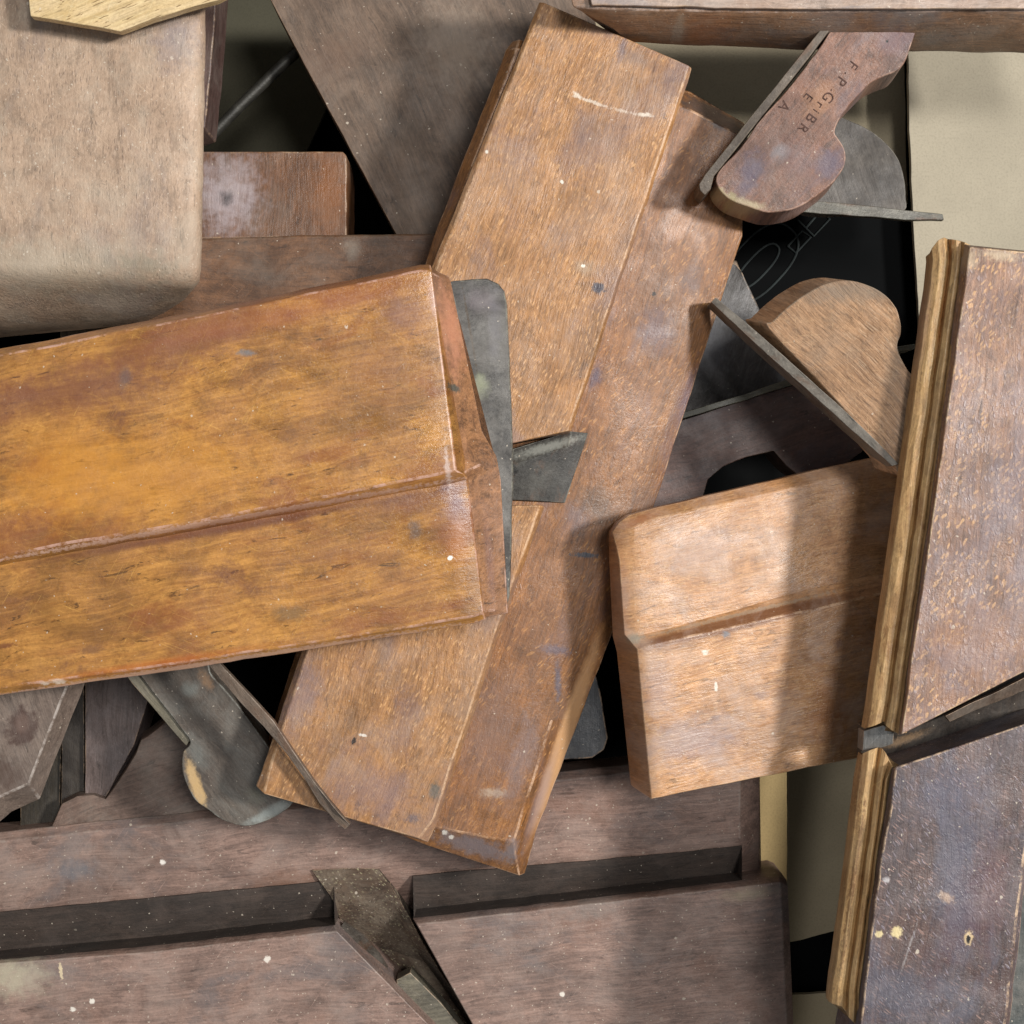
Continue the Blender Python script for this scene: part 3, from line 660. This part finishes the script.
stamp_row(T, 'stamped_name', (('F', (853, 65), 14), ('.', (848, 75), 13), ('P', (841, 81), 15), ('.', (834, 92), 13), ('G', (828, 97), 15), ('r', (820, 105), 13), ('i', (816, 111), 11), ('B', (811, 118), 15), ('R', (803, 128), 14)), 127, 8.05, stamp)
stamp_row(T, 'stamped_mark', (('E', (808, 97), 13), ('A', (784, 106), 14)), 127, 8.05, stamp)
T = Thing('plane_iron', 'long brown-grey iron blade edge running along the left side of the stamped wedge', 'blade', (765, 110, -40), (-120, 155), single=True)
mt = wood2('rusty_blade', T, stains=[((100, 68, 46), .52, .035, .55), ((60, 52, 46), .55, .05, .5)], base=(98, 86, 74), base2=(76, 66, 56), dust=.35, dustcol=(116, 106, 92), specks=.15, metal=.15, rough=.55, pores=.1, edge=.4, edgecol=(140, 128, 110))
prism(T, 'plane_iron', [(838, 8), (844, 10), (829, 32), (790, 82), (735, 150), (714, 176), (711, 189), (705, 195), (700, 190), (699, 184), (706, 173), (750, 118), (800, 55)], (lambda x, y: 8 + (205 - y) / 178 * 32), 44, mt, bevel=1.2, step=30)

# ================================================================== bead-edged plane on the right (F)
T = Thing('moulding_plane', 'large fleck-grained purplish plane at the right with a yellow beaded edge and open mouth', 'hand plane', (980, 640, 60), (-100, 770), PLANES)
fm_ = [(990, 640, 150, 60, 40, 0, (142, 106, 84), .4, .9), (960, 800, 150, 50, 30, -20, (92, 90, 104), .5, .9), (970, 900, 150, 25, 90, 8, (84, 82, 96), .5, .9), (1000, 900, 150, 20, 60, 5, (104, 72, 76), .4, .9),
       (975, 252, 150, 12, 14, 0, (190, 168, 138), .6, .8), (1010, 250, 150, 22, 6, 6, (192, 172, 142), .6, .8), (905, 941, 150, 5.5, 5.5, 0, (206, 188, 140), .95, .5), (887, 943, 150, 4, 4, 0, (206, 188, 140), .9, .5),
       (978, 947, 150, 4.5, 7, 5, (196, 170, 130), .95, .5), (978, 948, 150, 2.3, 4, 5, (22, 18, 14), 1, .4), (917, 958, 150, 1.3, 26, 18, (140, 134, 132), .6, .7), (955, 905, 150, 9, 5, 30, (180, 152, 128), .7, .8), (895, 888, 150, 4, 3, 0, (180, 176, 176), .8, .6)]
kwF = dict(base=(158, 117, 88), base2=(118, 90, 76), dust=.3, dustcol=(146, 136, 138), specks=.5, rough=.46, pores=.3, bump=.9, gs=1.3,
           stains=[((114, 104, 112), .5, .012, .5), ((98, 68, 62), .58, .014, .5)], marks=fm_)
mt = wood2('flecked_purple_wood', T, flecks=[((196, 152, 104), .75, 9, 3.6, 32, .75), ((166, 150, 150), .5, 9, 3, -20, .4)], edge=.85, edgecol=(202, 176, 142), **kwF)
kwL = dict(kwF); kwL.update(base=(102, 80, 72), base2=(70, 60, 62), dust=.2, stains=[((78, 78, 90), .46, .013, .7), ((84, 50, 46), .55, .012, .6)])
mtl = wood2('scuffed_purple_wood', T, flecks=[((168, 136, 124), .5, 11, 1.8, -62, .35), ((150, 142, 154), .4, 9, 2.2, -40, .3)], edge=.85, edgecol=(196, 168, 138), **kwL)
ms = wood2('yellow_bead_wood', T, base=(192, 156, 106), base2=(164, 124, 78), dust=.2, dustcol=(186, 160, 124), specks=.04, blot=.15, rough=.5, pores=.5, gs=1.1, edge=.5, edgecol=(206, 176, 128),
           stains=[((120, 76, 42), .56, .03, .6)], marks=[(856, 900, 120, 2.2, 100, 8, (92, 60, 34), .7, .5), (868, 780, 120, 3, 60, 8, (110, 72, 36), .6, .6), (950, 300, 120, 2, 70, 8, (150, 92, 44), .6, .6), (930, 320, 120, 6, 60, 8, (160, 124, 104), .5, .8)])
def prof(y, xo, hs=1.0):      # bead profile, from the outer low edge to the inner edge
    return [(xo, y, 92), (xo + 3, y, 97), (xo + 10, y, 101), (xo + 16, y, 102), (xo + 19, y, 96), (xo + 22, y, 102), (xo + 27, y, 105), (xo + 31, y, 104), (xo + 33, y, 110), (xo + 42, y, 105)]
def xo(y): return 932 - (y - 250) * 0.1402
top_ = [(930, 254, 92), (932, 248, 97), (938, 240, 101), (944, 237, 102), (948, 239, 96), (951, 239, 102), (956, 240, 105), (961, 241, 104), (965, 242, 110), (974, 246, 105)]
end_ = [(865, 729, 92), (868, 728, 97), (875, 726, 101), (881, 723, 102), (884, 722, 96), (886, 726, 102), (891, 730, 105), (895, 732, 104), (898, 734, 110), (907, 733, 105)]
loft(T, 'beaded_edge', [top_, prof(260, xo(260)), prof(500, xo(500) + .5), prof(700, xo(700)), end_], ms, bevel=.8, bottom=78, amp=.7, angle=25)
top2 = [(861, 754, 92), (863, 753, 97), (870, 750, 101), (876, 748, 102), (879, 747, 96), (882, 748, 102), (886, 753, 105), (889, 760, 104), (892, 767, 110), (901, 766, 105)]
def prof2(y, x): return [(x, y, 92), (x + 3, y, 97), (x + 9, y, 101), (x + 14, y, 102), (x + 17, y, 96), (x + 20, y, 102), (x + 24, y, 104), (x + 27, y, 102), (x + 29, y, 110), (x + 38, y, 105)]
botm = [(829, 1002, 92), (832, 1004, 96), (838, 1006, 100), (843, 1007, 101), (846, 1012, 95), (849, 1018, 101), (853, 1022, 104), (856, 1024, 104), (858, 1026, 109), (867, 1027, 105)]
loft(T, 'beaded_edge', [top2, prof2(780, 857), prof2(900, 842), prof2(990, 829.5), botm], ms, bevel=.8, bottom=78, amp=.9, angle=25)
loft(T, 'body', [[(966, 243, 112), (970, 247, 122), (1140, 262, 122)],
                 [(xo(500) + 35, 500, 112), (xo(500) + 38, 500, 122), (1080, 500, 122)],
                 [(899, 735, 112), (901, 735, 122), (1075, 646, 122)]], mt, bevel=1.6, bottom=34, amp=1.0)
loft(T, 'body', [[(893, 768, 112), (896, 767, 122), (1046, 716, 122), (1050, 716, 112)],
                 [(872, 900, 112), (875, 900, 122), (1019, 900, 122), (1023, 900, 112)],
                 [(860, 1000, 112), (863, 1000, 122), (1008, 1000, 122), (1013, 1000, 112)],
                 [(845, 1110, 112), (848, 1110, 122), (993, 1110, 122), (998, 1110, 112)]], mtl, bevel=2.2, bottom=34, amp=1.6)
mth = wood2('dark_mouth_wood', T, base=(62, 52, 44), base2=(40, 35, 32), dust=.15, specks=.1, rough=.6, marks=[(912, 744, 90, 26, 6, -18, (128, 102, 74), .8, .8)])
loft(T, 'throat', [[(864, 727, 62), (900, 731, 76), (1080, 640, 76)], [(862, 746, 54), (893, 750, 58), (1080, 668, 52)], [(860, 758, 50), (890, 772, 48), (1080, 712, 44)]], mth, bevel=.8, bottom=34, amp=.5)
prism(T, 'iron', [(945, 716, 98), (1000, 690, 98), (1060, 660, 98), (1060, 676, 92), (1000, 700, 92), (950, 722, 92)], 98, 7,
      wood2('mouth_iron', T, base=(104, 88, 76), metal=.2, rough=.45, dust=.3, specks=.1, pores=.1), bevel=.8)
prism(T, 'iron', [(864, 731, 88), (884, 725, 96), (894, 733, 98), (893, 744, 96), (884, 747, 94), (862, 751, 88)], 90, 22,
      wood2('bright_iron_corner', T, base=(140, 140, 138), metal=.5, rough=.35, dust=.3, specks=.3, pores=.1), bevel=.8)  # corner enlarged to block window light leaking through the mouth

T = Thing('moulding_plane', 'dark grey side of a plane just visible at the lower right border', 'hand plane', (1070, 960, -60), (-100, 770), PLANES, single=True)
prism(T, 'moulding_plane', [(1100, 560), (1250, 560), (1250, 1150), (985, 1150), (1036, 800)], 30, 150, wood2('dark_teal_grey_wood', T, base=(76, 80, 78), base2=(58, 62, 60), dust=.3, specks=.3), bevel=2)  # shape extended out of view to keep window light off the gap
# ================================================================== lower-left grey end, grey wedge, bent iron
T = Thing('plane_wedge', 'grey-brown slanted wedge end with an oval knot at the left border, below the golden plane', 'wedge', (20, 740, -70), (0.3, 1), single=True)
mt = wood2('knotty_grey_wood', T, base=(134, 118, 106), base2=(108, 92, 82), dust=.2, dustcol=(136, 126, 118), specks=.25, rough=.55, edge=.9, edgecol=(164, 154, 146),
           marks=[(22, 727, -20, 17, 23, 15, (70, 50, 42), .95, .4), (22, 724, -20, 9, 12, 15, (98, 76, 66), .8, .6), (4, 775, -20, 26, 20, 0, (74, 56, 46), .85, .7)])
prism(T, 'plane_wedge', [(-40, 640), (86, 640), (66, 689), (46, 740), (29, 784), (18, 789), (0, 797), (-40, 830)], -20, 34, mt, bevel=2.2, flare=(1, 22))
T = Thing('plane_wedge', 'slate-grey wedge with a rounded dusty tip hanging below the golden plane', 'wedge', (225, 750, -90), (110, 130))
tm = [(197, 784, -45, 7, 32, -18, (190, 158, 110), .95, .5), (270, 812, -40, 34, 7, -28, (146, 152, 148), .8, .8), (197, 752, -40, 12, 24, -30, (124, 130, 126), .35, .9), (190, 690, -40, 12, 10, 0, (122, 130, 126), .4, .9),
      (255, 795, -40, 14, 10, 0, (120, 118, 100), .5, .9), (206, 680, -40, 6, 14, -30, (134, 104, 76), .7, .8)]
mt = wood2('slate_grey_wood', T, base=(102, 92, 82), base2=(76, 66, 58), dust=.35, dustcol=(126, 126, 120), specks=.5, rough=.5, pores=.2, grain=.5, marks=tm, edge=.8, edgecol=(142, 144, 136))
prism(T, 'wedge_body', [(120, 640), (200, 640), (210, 672), (224, 688), (238, 705), (267, 744), (292, 779), (296, 792), (289, 807), (268, 820), (245, 826), (224, 821), (209, 810), (195, 800), (186, 783),
                        (182, 766), (183, 752), (190, 742), (176, 722), (145, 682)], -40, 40, mt, bevel=1.8, smooth=True, flare=(-2, 0))
prism(T, 'chamfer_strip', [(118, 664), (136, 672), (146, 682), (180, 722), (191, 739), (186, 746), (158, 714), (132, 684)], -44, 30,
      wood2('worn_khaki_chamfer', T, base=(118, 112, 94), base2=(94, 88, 72), dust=.3, specks=.2, edge=.5), bevel=1.0)
T = Thing('plane_iron', 'bent brown-grey iron blade crossing onto the lower end of the central plane', 'blade', (280, 745, 20), (100, 120), single=True)
mt = wood2('bent_blade', T, stains=[((100, 68, 46), .52, .035, .55), ((60, 52, 46), .55, .05, .5)], base=(120, 104, 90), base2=(92, 78, 66), dust=.35, dustcol=(134, 122, 110), specks=.15, metal=.15, rough=.5, pores=.1, edge=.5, edgecol=(152, 140, 126))
prism(T, 'plane_iron', [(192, 644, 38), (206, 648, 38), (227, 671, 40), (252, 697, 42), (274, 721, 44), (293, 750, 44), (315, 782, 42), (338, 812, 38), (350, 824, 32), (345, 829, 28), (335, 821, 34), (320, 804, 38), (303, 777, 42), (286, 753, 44),
                        (264, 727, 44), (240, 702, 42), (214, 672, 40)], 40, 9, mt, bevel=1.2, step=40)

# ================================================================== pale block A and offcut
T = Thing('wood_block', 'large pale pinkish-brown block speckled with white dust, rounded lower end, in the top left corner', 'wood block', (90, 130, -60), (0, 1), single=True)
mt = wood2('pale_speckled_wood', T, streak=.05, base=(184, 158, 134), base2=(160, 134, 112), dust=.45, dustcol=(178, 164, 146), specks=1.5, rough=.6, pores=.25, bump=.9, gs=2.2, grain=.25, contrast=.2,
           flecks=[((196, 172, 150), .35, 9, 2, 0, .4), ((116, 96, 86), .4, 8, 2, 0, .35)],
           stains=[((134, 122, 118), .54, .011, .45)],
           marks=[(175, 40, 60, 26, 34, 0, (120, 116, 124), .5, .9), (60, 265, 60, 130, 30, 2, (164, 156, 138), .5, .9), (150, 268, 50, 40, 14, 8, (118, 112, 96), .5, .9)], edge=.3, edgecol=(180, 164, 146))
def arow(yl, yr, xr, h):
    return [(-70, yl, h), (xr - 60, yl + (yr - yl) * .7, h), (xr - 16, yl + (yr - yl) * .92, h - 1), (xr - 6, yr, h - 5), (xr, yr, h - 16), (xr - 1, yr, h - 40), (xr - 3, yr, -94)]
loft(T, 'wood_block', [arow(-50, -50, 206, 60), arow(120, 120, 204, 60), arow(235, 240, 202, 60), arow(262, 268, 201, 59), arow(273, 281, 199, 54), arow(290, 289, 194, 30), arow(312, 300, 184, 6), arow(330, 313, 165, -24), arow(339, 324, 140, -60)],
     mt, bevel=0, bottom=-95, amp=1.2, angle=75)
T = Thing('wood_offcut', 'pale new-looking yellow wood offcut with dark grain dashes, on the top left block', 'wood offcut', (110, 0, 62), (1, -0.32), single=True)
mt = wood2('fresh_pale_oak', T, base=(222, 196, 152), base2=(200, 170, 116), dust=.1, specks=.05, rough=.6, pores=.35, flecks=[((116, 86, 50), .9, 24, 1.3, -3, .3)], grunge=.12, blot=.1, dings=.1, edge=.4, edgecol=(210, 190, 150))
prism(T, 'wood_offcut', [(24, -60), (30, 16), (120, 31), (152, 19), (217, 0), (340, -60)], 92, 12, mt, bevel=1.2)

# ================================================================== golden plane (B)
T = Thing('moulding_plane', 'glossy golden-brown plane on top of the heap at the left, with a weathered grey end', 'hand plane', (230, 470, 60), (485, -99), PLANES)
bm_ = [(225, 520, 120, 245, 2.6, -10, (194, 160, 142), .75, .5), (225, 529, 110, 245, 4.5, -10, (78, 46, 32), .7, .8), (210, 664, 110, 260, 3, -8.8, (190, 156, 138), .6, .5), (240, 300, 120, 240, 8, -11.6, (150, 108, 92), .6, .8), (125, 378, 120, 7, 12, 10, (78, 86, 88), .9, .7), (60, 392, 120, 150, 26, -12, (108, 66, 50), .75, .9), (180, 345, 120, 120, 16, -12, (122, 76, 54), .6, .9), (380, 370, 120, 40, 30, 0, (140, 96, 66), .45, .9), (300, 310, 120, 150, 14, -12, (146, 88, 56), .5, .9), (190, 290, 120, 180, 11, -12, (140, 96, 84), .5, .9),  # first two marks paint the step's highlight and shade, with wear and dirt
       (290, 614, 110, 17, 11, 0, (118, 92, 62), .75, .7), (140, 480, 120, 120, 46, -10, (196, 134, 52), .5, .9), (60, 470, 120, 70, 50, -12, (192, 128, 44), .45, .9),
       (405, 312, 120, 30, 22, 0, (118, 84, 80), .5, .9), (250, 520, 110, 200, 9, -11, (110, 62, 42), .6, .9), (420, 500, 110, 46, 14, -10, (98, 62, 54), .6, .9), (455, 500, 110, 14, 26, -5, (120, 98, 104), .7, .9),
       (458, 545, 110, 12, 26, -5, (172, 110, 58), .5, .9), (450, 558, 110, 2.6, 2.6, 0, (230, 228, 220), .95, .4), (415, 528, 110, 8, 12, 0, (96, 84, 78), .7, .8), (330, 555, 110, 40, 12, -8, (130, 88, 60), .4, .9), (246, 353, 120, 10, 4, 0, (104, 112, 118), .7, .8),
       (90, 650, 110, 12, 5, -5, (120, 82, 50), .8, .6), (2, 646, 110, 12, 3, -5, (110, 66, 40), .8, .6), (455, 390, 80, 7, 4.5, 20, (60, 66, 60), .95, .6), (452, 345, 90, 10, 30, -8, (196, 128, 92), .6, .9), (56, 682, 110, 8, 3, 0, (220, 204, 184), .9, .6), (42, 684, 110, 5, 2.5, 0, (214, 196, 176), .9, .6),
       (150, 665, 110, 120, 5, -9, (168, 88, 32), .55, .9), (435, 300, 110, 6, 20, -8, (170, 140, 140), .5, .9), (448, 470, 110, 3, 22, -6, (190, 170, 160), .7, .8)]
mt = wood2('golden_varnished_beech', T, base=(194, 140, 72), base2=(142, 92, 44), dust=.12, dustcol=(178, 132, 92), specks=.2, blot=.6, dings=.85, streak=.15, rough=.32, pores=.3, bump=.45, gs=1.1, contrast=.4, spec=.55,
           flecks=[((128, 78, 32), .35, 14, 2.4, 5, .3)],
           stains=[((124, 70, 38), .52, .016, .7), ((98, 62, 50), .58, .02, .7)], marks=bm_, edge=.85, edgecol=(188, 150, 134))
mend = wood2('red_brown_end_chamfer', T, grunge=.8, dings=.9, blot=.6, base=(156, 112, 76), base2=(122, 84, 56), dust=.25, dustcol=(170, 130, 108), specks=.3, rough=.42, pores=.5, bump=.6,
             marks=[(455, 390, 80, 7, 4.5, 20, (60, 66, 60), .95, .6), (452, 330, 90, 12, 50, -8, (190, 130, 102), .6, .9), (490, 560, 70, 5, 50, -5, (110, 82, 78), .5, .9)], edge=.8, edgecol=(190, 156, 140))
# section: top edge bevel, top edge, step crest, step foot, lower edge
loft(T, 'body', [[(-70, 362, 108), (-70, 369, 120), (-70, 567, 120), (-70, 573, 116), (-70, 577, 107), (-70, 698, 105), (-70, 705, 96)],
                 [(200, 311, 108), (200, 316, 120), (200, 521, 120), (200, 526, 116), (200, 530, 107), (200, 660, 105), (200, 667, 96)],
                 [(420, 265, 108), (421, 270, 120), (444, 473, 120), (445, 478, 116), (447, 484, 107), (472, 617, 105), (473, 624, 96)],
                 [(430, 265, 106), (431, 271, 118.7), (456, 471, 118.7), (465, 474, 116), (468, 480, 104), (484, 613, 102), (486, 620, 94)]], mt, bevel=1.8, bottom=62, amp=1.0)
loft(T, 'end_chamfer', [[(427, 267, 101), (429, 272, 115.5), (454, 471, 115.5), (463, 474, 113.5), (466, 480, 102), (482, 612, 100), (484, 618, 92)],
                        [(448, 276, 82), (451, 282, 82), (482, 430, 78), (497, 456, 76), (501, 480, 76), (507, 608, 82), (508, 613, 80)]], mend, bevel=1.6, bottom=61, amp=.8, step=6)
mg2 = wood2('weathered_grey_end', T, grunge=.8, dings=.8, base=(82, 79, 74), base2=(56, 53, 50), dust=.35, dustcol=(132, 128, 122), grain=.2, specks=.3, rough=.6, pores=.5, bump=.8, gs=1.2,
            marks=[(482, 300, 60, 20, 14, 10, (98, 90, 92), .8, .9), (470, 330, 60, 1.3, 44, -10, (60, 48, 34), .9, .5), (495, 330, 50, 8, 40, 0, (88, 86, 92), .6, .9), (480, 385, 60, 10, 12, 0, (140, 144, 116), .6, .9)], edge=.7, edgecol=(128, 126, 112))
gend = prism(T, 'end_grain', [(449, 281, 66), (455, 280, 66), (472, 279, 60), (487, 278, 54), (498, 283, 50), (504, 291, 46), (507, 305, 44), (509, 350, 44), (512, 412, 46), (513, 470, 48), (512, 530, 54), (510, 596, 62), (505, 612, 66), (490, 560, 66), (484, 440, 66)],
      54, 28, mg2, bevel=2.2, step=8)

# ================================================================== camera, light, render
cam = bpy.data.cameras.new('camera'); co = bpy.data.objects.new('camera', cam); COL.objects.link(co)
co.location = (0, 0, HC * S); cam.sensor_width = 36; cam.lens = 18.0 * HC / 512.0
cam.clip_start = 0.01; cam.clip_end = 20
scene.camera = co

def area(name, d, dist, size, power, col):
    l = bpy.data.lights.new(name, 'AREA'); l.shape = 'DISK'; l.size = size; l.energy = power; l.color = col
    o = bpy.data.objects.new(name, l); COL.objects.link(o)
    v = Vector(d).normalized() * dist; o.location = v
    o.rotation_euler = (-v).to_track_quat('-Z', 'Y').to_euler()
area('window_light', (0.72, 0.14, 0.80), 1.8, 0.20, 34.0, (1.0, 0.97, 0.93))
area('ceiling_light', (0.26, 0.16, 1.0), 1.8, 0.34, 13.0, (1.0, 0.98, 0.96))
w = bpy.data.worlds.new('World'); scene.world = w; w.use_nodes = True
bg = w.node_tree.nodes['Background']; bg.inputs[0].default_value = (0.90, 0.95, 1.0, 1); bg.inputs[1].default_value = 0.25

scene.render.engine = 'CYCLES'
scene.cycles.max_bounces = 5
scene.view_settings.view_transform = 'Standard'; scene.view_settings.look = 'None'
scene.view_settings.exposure = 0.12; scene.view_settings.gamma = 1.0
scene.render.resolution_x = 1024; scene.render.resolution_y = 1024
